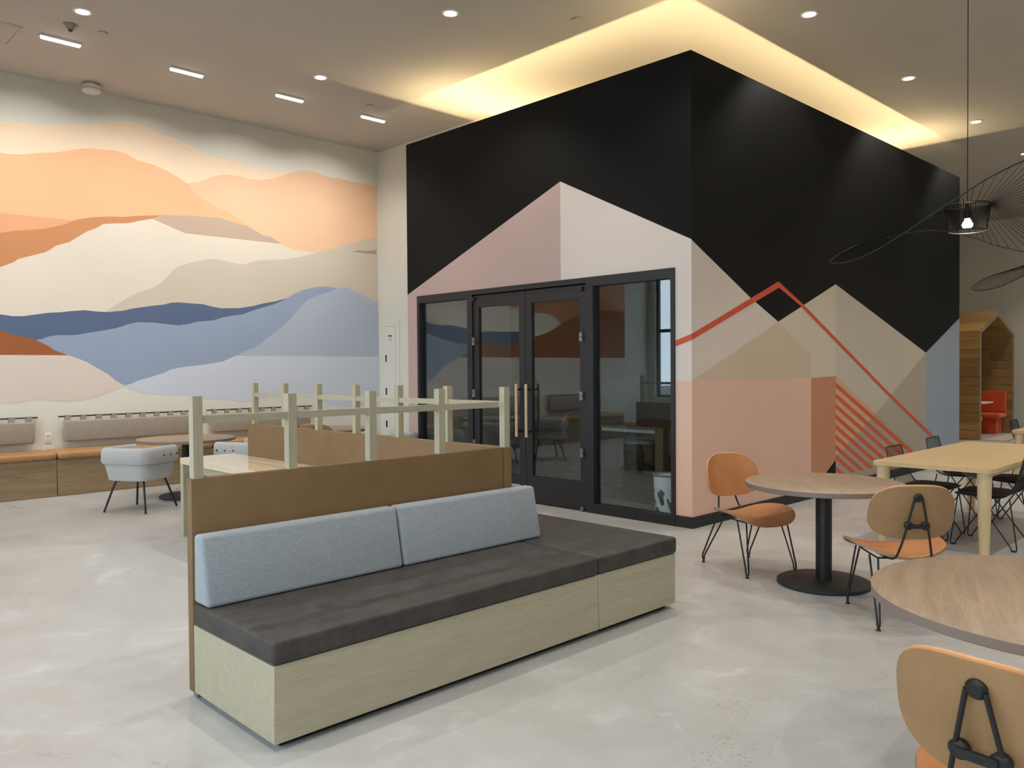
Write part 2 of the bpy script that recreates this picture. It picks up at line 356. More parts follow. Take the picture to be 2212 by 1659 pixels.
mural([(EL,zl),(wpx((147.5,767.4))[0],zl)]+list(reversed(cutL[:7]))[1:]+b15+[(-5,1.15),(-5.8,1.25),(-6.6,1.1),(-7.6,1.28),(EL,1.3)], (222,208,198), 'pale pink painted lake in the mural')

# ------------------------------------------------------------------ black box (office) shell
T = .14
fy0, fy1, fz = .19, 4.32, 2.56
fw = struct(MB().box(0, T, 0, fy0, 0, BH).box(0, T, fy1, BY, 0, BH).box(0, T, fy0, fy1, fz, BH).build('wall_front', BLACKP, smooth=0))
rw = struct(MB().box(T, BX, 0, T, 0, BH).build('wall_box_right', BLACKP, smooth=0))
slab('wall_box_left', T, XR+.2, BY-.12, BY, 0, 3.05, BLACKP); slab('wall_box_left_top', T, BX, BY-.12, BY, 3.05, BH, BLACKP)
slab('wall_box_end', BX-.12, BX, T, BY-.12, 0, BH, BLACKP)
struct(MB().box(T, BX-.12, T, BY-.12, 2.95, 3.05).box(XR+.2, BX-.12, BY-.12, YM, 2.95, 3.05).build('ceiling_office', OFFW, smooth=0))
slab('roof_office', T, BX-.12, T, BY-.12, 4.1, 4.2, OFFW)
slab('wall_office_back', 5.4, 5.5, T, YM, .01, 2.95, OFFW)
slab('wall_office_right', T, 5.4, T, T+.02, .01, 2.95, OFFW); slab('wall_office_left', T, XR+.2, BY-.14, BY-.12, .01, 2.95, OFFW)
struct(MB().box(T, 5.4, T+.02, BY-.14, 0, .01).box(XR+.2, 5.4, BY-.14, YM, 0, .01).build('floor_office', CARP, smooth=0))
struct(MB().box(0, .2, 0, BY, BH, BH+.02).box(.2, BX, 0, .2, BH, BH+.02).build('added_cove_hood', BLACKP, smooth=0))  # unseen hood added to cut the cove glow to a sharp ceiling line
struct(MB().box(-.014, 0, 0, fy0, 0, .11).build('baseboard_front', BASEB, smooth=0))
struct(MB().box(-.014, BX, -.014, 0, 0, .11).build('baseboard_right', BASEB, smooth=0))
def strip_light(loc, length, along):
    ld = bpy.data.lights.new('cove_strip', 'AREA'); ld.shape = 'RECTANGLE'; ld.size = length if along == 'x' else .025; ld.size_y = .025 if along == 'x' else length
    ld.energy = COVE_W*length; ld.color = (1, .77, .42); o = bpy.data.objects.new('cove_strip', ld); COL.objects.link(o)
    o.location = loc; o.rotation_euler = (pi, 0, 0)
strip_light((.1+T*.3, BY/2, 4.39), BY-.5, 'y'); strip_light((BX/2, .1+T*.3, 4.33), BX-.5, 'x')
strip_light((BX/2, BY-.12-.15, 4.41), BX-.5, 'x'); strip_light((BX-.12-.18, BY/2, 4.41), BY-.5, 'y')

fk = [0]
def face_paint(pts, c, label, wall):
    fk[0] += 1; d = -.00012*fk[0]
    if wall == 'f': vs_ = [onx(u, v, 0) for u, v in pts]; vs_ = [(d, p.y, p.z) for p in vs_]; par = fw
    else: vs_ = [ony(u, v, 0) for u, v in pts]; vs_ = [(p.x, d, p.z) for p in vs_]; par = rw
    if wall == 'f': vs_ = [(p[0], min(max(p[1], .0), BY), max(p[2], .111)) for p in vs_]
    else: vs_ = [(min(max(p[0], -.004), BX), p[1], max(p[2], .111)) for p in vs_]
    o = MB().add(vs_, [tuple(range(len(vs_)))]).build('painted_facet', paint('facet_%d' % fk[0], c, .6, .25), par, 0)
    o['label'] = label
# front face: mountain round the doors (keep off the glazed opening)
def fq(pts, c, label):          # polygon given in wall metres (y, z)
    fk[0] += 1; d = -.00012*fk[0]
    o = MB().add([(d, a, b) for a, b in pts], [tuple(range(len(pts)))]).build('painted_facet', paint('facet_%d' % fk[0], c, .6, .25), fw, 0); o['label'] = label
A_ = onx(880, 637, 0); B_ = onx(1210, 392, 0); D_ = onx(1491, 517, 0); zr = onx(1475, 823, 0).z
fq([(BY, A_.z), (B_.y, B_.z), (B_.y, fz), (fy1, fz), (fy1, 0.0), (BY, 0.0)], (192, 168, 162), 'mauve painted slope left of the peak over the doors')
fq([(B_.y, B_.z), (0, D_.z), (0, zr), (fy0, zr), (fy0, fz), (B_.y, fz)], (222, 211, 204), 'pinkish white painted slope right of the peak over the doors')
fq([(fy0, zr), (0, zr), (0, .111), (fy0, .111)], (230, 191, 172), 'pink painted strip beside the glazing')
FP = face_paint
FP([(1491,517),(1620,642),(1681,695),(1491,822.5)], (222,211,204), 'pinkish white painted facet round the black box corner', 'r')
FP([(1491,822.5),(1681,695),(1752,765),(1752,816)], (210,192,172), 'beige painted triangle above the pink field', 'r')
FP([(1681,695),(1805,614),(1805,812.5),(1752,816),(1752,765)], (216,204,186), 'cream painted facet left of the second peak', 'r')
FP([(1805,614),(2000,762),(1892,893),(1805,812.5)], (203,195,182), 'pale grey painted facet right of the second peak', 'r')
FP([(2000,762),(2000,1010),(1940,1025),(1978,973),(1892,893)], (180,172,158), 'taupe painted triangle beside the blue field', 'r')
FP([(2000,762),(2073,687),(2074,1000),(2000,1025)], (158,170,188), 'powder blue painted field at the end of the wall', 'r')
FP([(1491,822.5),(1752,816),(1752,1140),(1491,1180)], (230,191,172), 'peach pink painted field at the black box corner', 'r')
FP([(1752,816),(1805,812.5),(1805,993),(1785,1020),(1752,1070)], (198,142,112), 'terracotta painted strip between peach field and stripes', 'r')
FP([(1805,812.5),(1892,893),(1978,973),(1940,1050),(1805,1060)], (214,172,140), 'apricot painted triangle behind the stripes', 'r')
FP([(1892,893),(1978,973),(1940,1050),(1805,1060),(1805,987)], (178,160,150), 'mauve grey painted triangle behind the stripes', 'r')
edge_s = 158/170
for k in range(9):
    y0 = (826,849,872,894.5,916,938,960,981,1007)[k]; y1 = (837,860,882,905,926.5,948.5,970.5,992,1017)[k]
    sl = .886
    # stop at the base of the wall or at the slope edge
    def endx(y): return min((1020-y)/(sl+.23)+8, 165)
    a, b = endx(y0), endx(y1)
    FP([(1805,y0),(1805+a,y0+a*sl),(1805+b,y1+b*sl),(1805,y1)], (214,100,68), 'orange red painted stripe under the slope', 'r')
RL = (214, 92, 68)
fq([(fy0, onx(1458,736,0).z), (0, onx(1491,721,0).z), (0, onx(1491,734.5,0).z), (fy0, onx(1458,748,0).z)], RL, 'start of the red painted line by the glazing')
FP([(1491,721),(1681,608),(1684,620),(1681,622),(1491,734.5)], RL, 'rising red painted line', 'r')
FP([(1681,608),(1735,657.6),(1914,842),(2020,945),(2011,945),(1906,842),(1728,660),(1676,616)], RL, 'falling red painted line', 'r')

# ------------------------------------------------------------------ storefront: two sidelights and double doors
FX0, FX1 = -.02, .10
def sidelight(name, y0, y1, label):
    f = MB()
    for a, b, c, d in ((y0, y0+.045, 0, 2.50), (y1-.045, y1, 0, 2.50), (y0+.045, y1-.045, 0, .10), (y0+.045, y1-.045, 2.46, 2.50)): f.box(FX0, FX1, a, b, c, d)
    o = struct(f.build(name, FRAME, smooth=0), label)
    MB().box(.035, .045, y0+.045, y1-.045, .10, 2.46).build('pane', GLASS, o, 0); return o
sidelight('window_1', 3.25, fy1, 'fixed glass sidelight left of the double doors')
sidelight('window_2', fy0, 1.28, 'fixed glass sidelight right of the double doors')
struct(MB().box(FX0, FX1, fy0, fy1, 2.50, fz).build('trim_2', FRAME, smooth=0))
struct(MB().box(FX0, FX1, 3.20, 3.25, 0, 2.50).build('trim_3', FRAME, smooth=0)); struct(MB().box(FX0, FX1, 1.28, 1.335, 0, 2.50).build('trim_4', FRAME, smooth=0))
HW = wood('handle_wood', (222, 196, 160), (200, 172, 134), 'z', 2, .5)
def door(name, y0, y1, hinge_y, hy, label):
    f = MB()
    for a, b, c, d in ((y0, y0+.10, .012, 2.485), (y1-.10, y1, .012, 2.485), (y0+.10, y1-.10, .012, .325), (y0+.10, y1-.10, 2.34, 2.485)): f.box(.0, .05, a, b, c, d)
    o = struct(f.build(name, FRAME, smooth=0), label)
    MB().box(.02, .03, y0+.10, y1-.10, .325, 2.34).build('pane', GLASS, o, 0)
    h = MB().tube([(-.08, hy, .776), (-.08, hy, 1.395)], .017, 14).build('pull_handle', HW, o); h['label'] = 'pale wood pull bar'
    for z in (.84, 1.33): MB().tube([(0, hy, z), (-.07, hy, z)], .011, 10).build('standoff', BLK, h)
    for z in (.646, 1.272, 1.92):
        MB().box(-.032, -.0005, hinge_y-.022, hinge_y+.022, z-.05, z-.005).box(-.032, -.0005, hinge_y-.022, hinge_y+.022, z+.002, z+.045).build('hinge', GREYM, o, 0)
    MB().box(-.03, -.0005, hinge_y-.02, hinge_y+.02, 2.42, 2.465).build('pivot_block', BLK, o, 0)
    MB().box(-.03, -.0005, hinge_y-.02, hinge_y+.02, .012, .05).build('pivot_block', GREYM, o, 0)
    return o
door('door_1', 2.285, 3.197, 3.17, 2.359, 'left leaf of the black framed glass double doors')
door('door_2', 1.338, 2.278, 1.40, 2.198, 'right leaf of the black framed glass double doors')

# access door in the return wall
d3 = MB().box(XR-.012, XR, 6.955, 7.064, .02, 2.44).box(XR-.012, XR, 7.064, YM-.12, 2.332, 2.44)    # flush frame, then an 8 mm gap round the leaf
d3.box(XR-.012, XR, 7.072, YM-.14, .04, 2.324)
d3 = struct(d3.build('door_3', WHITE, smooth=0), 'flush white access door in the short return wall')
for z in (1.77, 1.19, .62): MB().rbox(XR-.017, XR-.010, 7.322, 7.362, z-.06, z+.06, .004, 2).build('recessed_pull', BLK, d3)
sg = MB().box(XR-.014, XR-.012, 7.15, 7.27, 2.05, 2.18).build('warning_label', WHITEP, d3, 0)
MB().box(XR-.0155, XR-.014, 7.155, 7.265, 2.145, 2.175).build('red_band', metal('label_red', (190, 60, 60), .6), sg, 0)
for z in (2.075, 2.095, 2.115): MB().box(XR-.0155, XR-.014, 7.17, 7.25, z, z+.008).build('text_line', metal('label_text', (150, 146, 142), .6) if z < 2.08 else bpy.data.materials['label_text'], sg, 0)

# ------------------------------------------------------------------ ceiling fittings
dl_n = [0]
def downlight(x, y, label, group):
    t = thing('downlight', label, 'ceiling light', (x, y, ZC), 0, group)
    MB().lathe([(.072, -.012), (.095, -.010), (.098, 0), (.07, 0), (.066, -.004), (.072, -.012)], 28).build('trim_ring', WHITEP, t)
    MB().lathe([(.0, -.006), (.071, -.006), (.071, -.002), (0, -.002)], 28).build('lens', LAMP, t)
    ld = bpy.data.lights.new('downlight_beam', 'SPOT'); ld.energy = DOWN_W; ld.color = (1, .94, .85); ld.spot_size = rad(104); ld.spot_blend = .55; ld.shadow_soft_size = .06
    seen = (x, y) in ((-3.94, 4.96), (-1.07, 4.96), (-1.07, 2.32)) or (y == -.33 and 0 < x < 11)
    dl_n[0] += 1
    o = bpy.data.objects.new('downlight_beam' if seen else 'downlight_beam_%d_offscreen' % dl_n[0], ld); COL.objects.link(o); o.parent = t; o.location = (0, 0, -.03)
    return t
for yy in (4.96, 2.32, -.33, -2.98, -5.63):
    for xx in (-6.8, -3.94, -1.07, 1.79, 4.66, 7.48, 10.3, 13.1, 15.9):
        if yy > 0 and xx > 0: continue
        if xx > 12 and yy < -4: continue
        own = {(-3.94, 4.96): 'round recessed downlight beside the cone shaped ceiling sensor', (-1.07, 4.96): 'round recessed downlight beside the third bar light along the mural',
               (-1.07, 2.32): 'round recessed downlight in the ceiling in front of the glass doors'}.get((xx, yy))
        if yy == -.33 and xx > 0: own = 'round recessed downlight in the row along the black side wall'
        downlight(xx, yy, own or 'small round recessed downlight in the open ceiling', 'downlights along the black side wall' if yy == -.33 and xx > 0 else 'round ceiling downlights')
for x0, lb in ((-5.52, 'glowing bar light on the ceiling on the far side of the access panel'), (-4.1, 'glowing bar light on the ceiling next to the cone sensor'),
               (-2.645, 'second glowing ceiling bar light from the cone sensor towards the return wall'), (-1.2, 'third glowing ceiling bar light from the cone sensor, beside a downlight'),
               (.195, 'glowing ceiling bar light closest to the return wall and cove')):
    t = thing('linear_wall_washer', lb, 'ceiling light', (x0+.205, 5.9, ZC), 0, 'bar lights along the mural')
    MB().box(-.215, .215, -.035, .035, -.028, 0).build('housing', WHITEP, t, 0)
    MB().rbox(-.205, .205, -.025, .025, -.052, -.028, .008, 2).build('diffuser', STRIP, t)
    ld = bpy.data.lights.new('wash_beam', 'AREA'); ld.shape = 'RECTANGLE'; ld.size = .4; ld.size_y = .05; ld.energy = WASH_W; ld.color = (1, .96, .91)
    o = bpy.data.objects.new('wash_beam_offscreen' if x0 < -5 else 'wash_beam', ld); COL.objects.link(o); o.parent = t; o.location = (0, .02, -.075); o.rotation_euler = (rad(34), 0, 0); ld.spread = rad(105)
t = thing('smoke_detector', 'large round white smoke detector on the ceiling by the mural', 'smoke detector', (-3.16, 7.25, ZC))
MB().lathe([(.07, 0), (.07, -.03), (.115, -.03), (.12, -.045), (.12, -.10), (.105, -.115), (0, -.118)], 32).build('housing', WHITEP, t)
MB().lathe([(.121, -.075), (.123, -.075), (.123, -.08), (.121, -.08), (.121, -.075)], 32).build('vent_slot', GREYM, t)
t = thing('ceiling_sensor', 'grey cone shaped sensor on the ceiling beside a downlight', 'sensor', (-3.93, 5.42, ZC))
MB().lathe([(.075, 0), (.075, -.008), (.03, -.05), (.03, -.062), (0, -.064)], 28).build('cone', GREYM, t); MB().lathe([(.02, -.062), (.016, -.075), (0, -.078)], 20).build('eye', CHARC, t)
for x, y, l in ((-3.6, 5.41, 'flat round sprinkler cap near the cone sensor'), (.07, 5.49, 'flat round sprinkler cap near the last bar light'), (.05, 1.49, 'flat round sprinkler cap close to the glowing cove')):
    t = thing('sprinkler_cap', l, 'sprinkler', (x, y, ZC)); MB().lathe([(.055, 0), (.06, -.012), (.057, -.016), (0, -.018)], 24).build('plate', CEIL, t)
fr = MB()
for x0, x1, y0, y1 in ((-5.0, -4.29, 5.84, 5.86), (-5.0, -4.29, 6.48, 6.5), (-5.0, -4.98, 5.86, 6.48), (-4.31, -4.29, 5.86, 6.48)): fr.box(x0, x1, y0, y1, ZC-.010, ZC)
o = tag(fr.build('ceiling_access_panel', CEIL, smooth=0), 'flush square access panel in the ceiling', 'access panel')
MB().box(-4.972, -4.318, 5.868, 6.472, ZC-.010, ZC).build('panel_face', CEIL, o, 0)

# ------------------------------------------------------------------ mural bench, hanging cushions, outlet
BF = 6.95
def bench(x0, x1, label):
    t = thing('wall_bench', label, 'bench', ((x0+x1)/2, 0, 0)); h = (x1-x0)/2
    MB().rbox(-h+.003, h-.003, BF, YM-.004, .002, .47, .004, 1).build('base', BENCHW, t)
    MB().rbox(-h+.004, h-.004, BF-.03, YM-.006, .47, .56, .035, 4).build('seat_cushion', TAN, t)
bench(-7.78, -5.76, 'oak bench with tan leather seat at the rust part of the mural')
bench(-5.76, -3.735, 'oak bench with tan leather seat left of the wall outlet')
bench(-3.735, -1.70, 'oak bench with tan leather seat behind the grey armchair and round table')
bench(-1.70, .33, 'oak bench with tan leather seat closest to the return wall')
def hanging(x0, x1, label, n=9):
    t = thing('hanging_back_cushion', label, 'cushion', ((x0+x1)/2, 0, 0)); h = (x1-x0)/2
    MB().rbox(-h, h, 7.43, 7.51, .65, .93, .022, 3).build('pad', HANG, t)
    r = MB().tube([(-h-.045, 7.475, .985), (h+.045, 7.475, .985)], .009, 10).build('rod', BLK, t)
    for sx in (-h-.03, 0, h+.03): MB().tube([(sx, 7.475, .985), (sx, YM-.002, .985)], .007, 8).build('bracket', BLK, r)
    for k in range(n):
        x = -h+.06+(2*h-.12)*k/(n-1)
        MB().box(x-.035, x+.035, 7.458, 7.463, .915, .998).box(x-.035, x+.035, 7.487, 7.492, .915, .998).box(x-.035, x+.035, 7.458, 7.492, .994, .999).build('strap', HANG, t, 0)
hanging(-5.54, -3.86, 'taupe cushion hung from a rod left of the wall outlet')
hanging(-3.52, -1.845, 'taupe cushion hung from a rod right of the wall outlet')
hanging(-1.50, .17, 'taupe cushion hung from a rod closest to the return wall')
hanging(-7.56, -5.88, 'taupe cushion hung from a rod at the rust part of the mural')
o = tag(MB().rbox(-3.72, -3.635, YM-.008, YM, .635, .775, .003, 2).build('wall_outlet', WHITEP), 'white double power outlet between two hanging cushions', 'outlet')
for z in (.675, .735):
    k = MB().rbox(-3.70, -3.655, YM-.012, YM-.008, z-.02, z+.02, .002, 1).build('socket', WHITEP, o)
    MB().box(-3.69, -3.685, YM-.0135, YM-.012, z-.006, z+.01).box(-3.67, -3.665, YM-.0135, YM-.012, z-.006, z+.01).build('slot', CHARC, k, 0)

# ------------------------------------------------------------------ island: sofas, screen, desk
def seat(x0, x1, y0, y1): return MB().rbox(x0, x1, y0, y1, .362, .468, .022, 4)
def base(t, x0, x1, y0, y1, m_):
    MB().rbox(x0, x1, y0, y1, .035, .36, .003, 1).build('base', m_, t); MB().box(x0+.05, x1-.05, y0+.05, y1-.03, .001, .035).build('plinth', BLK, t, 0)
def backc(p, x0, x1, par):       # wedge cushion, profile swept along x then bevelled
    bm = bmesh.new(); vs0 = [bm.verts.new((x0, a, b)) for a, b in p]; vs1 = [bm.verts.new((x1, a, b)) for a, b in p]; n = len(p)
    bm.faces.new(vs0); bm.faces.new(vs1[::-1])
    for i in range(n): bm.faces.new((vs0[i], vs1[i], vs1[(i+1) % n], vs0[(i+1) % n]))
    bmesh.ops.recalc_face_normals(bm, faces=bm.faces); bmesh.ops.bevel(bm, geom=bm.edges[:], offset=.02, segments=4, profile=.5, affect='EDGES'); bm.verts.index_update()
    mb = MB().add([v.co[:] for v in bm.verts], [[v.index for v in f.verts] for f in bm.faces]); bm.free(); return mb
prof = [(-.605, .47), (-.765, .47), (-.70, .80), (-.61, .80)]
t = thing('sofa', 'long dark leather bench sofa with two blue back cushions, before the brown screen', 'sofa', (0, 0, 0))
base(t, -5.17, -3.094, -1.385, -.60, PALE); seat(-5.175, -3.10, -1.395, -.605).build('seat_cushion', DARK, t)
backc(prof, -5.17, -4.045, t).build('back_cushion', BLUE, t); backc(prof, -4.035, -2.925, t).build('back_cushion', BLUE, t)
t = thing('sofa', 'short dark leather bench sofa round the corner of the screen, facing the glass doors', 'sofa', (0, 0, 0))
def ell(x0, x1, xi, y0, yi, y1, z0, z1, r, seg):
    bm = bmesh.new(); p = [(x0, y0), (x1, y0), (x1, y1), (xi, y1), (xi, yi), (x0, yi)]
    lo = [bm.verts.new(q+(z0,)) for q in p]; hi = [bm.verts.new(q+(z1,)) for q in p]
    bm.faces.new(lo[::-1]); bm.faces.new(hi)
    for i in range(6): bm.faces.new((lo[i], lo[(i+1) % 6], hi[(i+1) % 6], hi[i]))
    bmesh.ops.recalc_face_normals(bm, faces=bm.faces)
    bmesh.ops.bevel(bm, geom=bm.edges[:], offset=r, segments=seg, profile=.5, affect='EDGES'); bm.verts.index_update()
    mb = MB().add([v.co[:] for v in bm.verts], [[v.index for v in f.verts] for f in bm.faces]); bm.free(); return mb
ell(-3.090, -2.311, -3.026, -1.385, -.602, .85, .035, .36, .003, 1).build('base', PALE, t)
MB().box(-3.02, -2.36, -1.335, .80, .001, .035).build('plinth', BLK, t, 0)
ell(-3.096, -2.30, -3.024, -1.395, -.607, .86, .362, .468, .022, 4).build('seat_cushion', DARK, t)
prof2 = [(.03, .47), (.19, .47), (.125, .80), (.035, .80)]
Mz = Matrix.Translation((-3.03, 0, 0))
for y0, y1 in ((-.59, .85),):
    mb = backc(prof2, y0, y1, t); mb.v = [(-3.05+v[1], v[0], v[2]) for v in mb.v]; mb.build('back_cushion', BLUE, t)
t = thing('partition_screen', 'L-shaped brown upholstered screen with pale posts and rails on top', 'screen', (0, 0, 0))
MB().rbox(-5.17, -3.105, -.595, -.535, .03, 1.06, .006, 2).build('panel', SCREEN, t)
MB().rbox(-3.10, -3.03, -.595, 3.03, .03, 1.06, .006, 2).build('panel', SCREEN, t)
for i in range(4): MB().box(-5.13+.505*i-.024, -5.13+.505*i+.024, -.589, -.541, 1.06, 1.457).build('post', POST, t, 0)
for i in range(7): MB().box(-3.089, -3.041, -.565+.583*i-.024, -.565+.583*i+.024, 1.06, 1.457).build('post', POST, t, 0)
for i in range(4): MB().box(-5.13+.505*i+.024, min(-5.13+.505*(i+1)-.024, -3.089), -.583, -.547, 1.325, 1.362).build('rail', PALE, t, 0)
for i in range(6): MB().box(-3.083, -3.047, -.565+.583*i+.024, -.565+.583*(i+1)-.024, 1.325, 1.362).build('rail', PALEY, t, 0)
for x in (-5.15, -3.16, -3.09): MB().box(x, x+.045, -.588, -.543, .001, .03).build('foot', GREYM, t, 0)
MB().box(-3.088, -3.043, 2.95, 3.0, .001, .03).build('foot', GREYM, t, 0)
CREAM = wood('cream_desk', (226, 212, 184), (220, 204, 174), 'y', .6, .12)
t = thing('desk', 'long cream topped desk along the inner side of the brown screen', 'desk', (0, 0, 0))
MB().rbox(-3.64, -3.104, -.52, 3.33, .69, .75, .003, 1).build('desktop', CREAM, t)
MB().rbox(-3.64, -3.104, 3.27, 3.33, .001, .69, .003, 1).build('end_panel', PALE, t); MB().rbox(-3.64, -3.104, -.52, -.46, .001, .69, .003, 1).build('end_panel', PALE, t)
MB().box(-3.58, -3.56, -.46, 3.27, .61, .69).build('apron', PALEY, t, 0)
gr = MB().rbox(-3.30, -3.17, 1.3, 1.62, .7495, .753, .001, 1).build('cable_grommet', metal('grommet', (150, 124, 84), .4), t)

# ------------------------------------------------------------------ round tables
def round_table(x, y, r, rb, rc, label, rz=0.4, h=.74):
    t = thing('round_table', label, 'table', (x, y, 0), rz)
    MB().lathe([(0, h), (r-.004, h), (r, h-.003), (r, h-.003)], 72).build('tabletop', OAKTOP, t)
    MB().lathe([(r, h-.003), (r, h-.034), (r-.004, h-.037), (0, h-.037)], 72).build('edge_band', EDGE, t)
    MB().lathe([(0, .001), (rb*.97, .001), (rb, .008), (rb, .024), (rb-.012, .032), (rc+.02, .036), (0, .036)], 56).build('base', CHARC, t)
    MB().lathe([(rc, .034), (rc, h-.05)], 32).lathe([(rc+.16, h-.05), (rc+.16, h-.037)], 32).build('column', BLK, t)
    return t
round_table(-1.075, -1.815, .545, .325, .056, 'round grey oak table with black pedestal between two orange chairs', .7)
round_table(-3.31, -3.786, .68, .40, .06, 'largest round grey oak table, cut off by the wooden back chair', .35)
round_table(-2.60, 5.70, .58, .33, .056, 'round grey oak table in front of the mural bench by the grey armchair', .2)
round_table(2.60, 5.45, .50, .30, .05, 'round table inside the glazed office with orange chairs', .2).location.z = .011
round_table(-.45, 5.75, .53, .33, .056, 'round grey oak table hidden behind the brown screen near the return wall', .2)

# ------------------------------------------------------------------ orange shell chairs
def sup(a, n): return (math.copysign(abs(cos(a))**(2/n), cos(a)), math.copysign(abs(sin(a))**(2/n), sin(a)))
def shell(fn, th, nr=9, ns=48, n=3.0, top=0, bot=1, edge=2):
    mb = MB(); T_, B_ = [], []
    for i in range(nr+1):
        for k in range(ns):
            s_ = sup(2*pi*k/ns, n); q = i/nr; T_.append(Vector(fn(s_[0]*q, s_[1]*q)))
    nrm = []
    e = 1e-3
    for i in range(nr+1):
        for k in range(ns):
            s_ = sup(2*pi*k/ns, n); q = i/nr; a, b = s_[0]*q, s_[1]*q
            d1 = Vector(fn(a+e, b))-Vector(fn(a-e, b)); d2 = Vector(fn(a, b+e))-Vector(fn(a, b-e)); nrm.append(d1.cross(d2).normalized())
    B_ = [p-n_*th for p, n_ in zip(T_, nrm)]
    fs = []
    for i in range(nr):
        for k in range(ns):
            k2 = (k+1) % ns
            if i == 0:
                fs.append((0, ns+k, ns+k2))
            else: fs.append((i*ns+k, (i+1)*ns+k, (i+1)*ns+k2, i*ns+k2))
    mb.add([p[:] for p in T_], fs, top); mb.add([p[:] for p in B_], [f[::-1] for f in fs], bot)
    o = nr*ns; NB = len(T_)
    ring = [(o+k, o+(k+1) % ns, NB+o+(k+1) % ns, NB+o+k) for k in range(ns)]
    off = 0; mb.f += ring; mb.m += [edge]*ns
    return mb
def hairpin(top1, top2, foot, r=.0062):
    f = Vector(foot); a = Vector(top1); b = Vector(top2); d = (a-b).normalized()*.016
    pts = [a, f+d+Vector((0, 0, .06)), f+d*.8+Vector((0, 0, .03)), f+Vector((0, 0, .018)), f-d*.8+Vector((0, 0, .03)), f-d+Vector((0, 0, .06)), b]
    return MB().tube([pts[0]]+[p for p in bez(pts[1:-1], 4)]+[pts[-1]], r, 8)
PIPE = leather('tan_piping', (214, 164, 116), (196, 140, 94), .5, 60)
def shell_chair(label, group=None):
    t = thing('shell_chair', label, 'chair')
    def sf(a, b):
        x = .058+a*.265; y = b*.282*(1-.10*max(0, -a))
        z = .418+.062*abs(b)**2.0*(1-.65*max(0, a)) + .020*(a+1)/2
        if a < -.5: z += .012*((-a-.5)/.5)**2*abs(b)
        if a > .40: z -= .050*((a-.40)/.60)**2
        return (x, y, z)
    s_ = shell(sf, .017, n=3.1).build('seat', [ORL, PLYE, PLYE], t, 50)
    def bf(a, b):          # a across (y), b up (z); normal faces +x
        y = a*.243*(1-.05*b); z = .705+b*.165
        x = -.262+.075*abs(a)**2.1-.045*b - .012*(1-b*b)*0
        return (x, y, z)
    b_ = shell(bf, .017, n=2.9).build('backrest', [ORL, ORB, ORL], t, 50)
    rim = []
    for k in range(64):
        q = sup(2*pi*k/64, 2.9); p = bf(q[0], q[1]); rim.append((p[0]-.008, p[1], p[2]))
    MB().tube(rim, .0065, 6, True).build('piping', PIPE, t)
    rods = MB()
    for s in (-1, 1):
        rods.tube(bez([(.02, s*.125, .405), (-.15, s*.12, .408), (-.235, s*.105, .425), (-.268, s*.088, .49), (-.292, s*.064, .60), (-.315, s*.022, .795)], 6), .0068, 8)
    rods.build('back_bracket', BLK, t)
    for y_, z_ in ((0, .797), (.048, .628), (-.048, .628)):
        Mx = Matrix.Translation((-.300 if z_ < .7 else -.318, y_, z_)) @ Matrix.Rotation(rad(-97), 4, 'Y')
        MB().lathe([(.0, -.024), (.024, -.022), (.026, -.004), (.018, .006), (0, .007)], 20, M=Mx).build('mount', BLK, t)
    MB().box(-.312, -.300, -.048, .048, .616, .640).build('mount_bridge', BLK, t, 0)
    fr = MB().tube([(.19, .17, .398), (.19, -.17, .398), (-.13, -.17, .400), (-.13, .17, .400)], .0062, 8, True)
    fr.build('seat_frame', BLK, t)
    for sx, sy in ((1, 1), (1, -1), (-1, 1), (-1, -1)):
        fx = .27 if sx > 0 else -.29
        if sx > 0: a, b = (.215, sy*.185, .402), (.12, sy*.195, .402)
        else: a, b = (-.05, sy*.19, .402), (-.155, sy*.175, .405)
        lg = hairpin(a, b, (fx, sy*.22, 0)).build('leg', BLK, t)
        MB().lathe([(.014, .001), (.015, .004), (.008, .012), (.007, .024), (0, .024)], 16, (fx, sy*.22, 0)).build('foot_cap', BLK, lg)
    return t
cA = shell_chair('orange leather shell chair against the peach wall, facing the round table'); cA.location = (-1.010, -1.178, 0); cA.rotation_euler.z = rad(-113)
dup(cA, 'orange leather shell chair seen from behind at the medium round table', (-1.50, -2.49, 0), rad(41))
dup(cA, 'orange leather shell chair seen from behind at the largest round table', (-4.31, -3.87, 0), rad(-7))
dup(cA, 'orange leather shell chair inside the glazed office, its back to the office table', (2.95, 4.55, .011), rad(118))
dup(cA, 'orange leather shell chair on the far side of the round office table', (2.35, 6.30, .011), rad(-75))
dup(cA, 'orange leather shell chair whose back top peeks over the brown screen', (-1.02, 5.18, 0), rad(45))

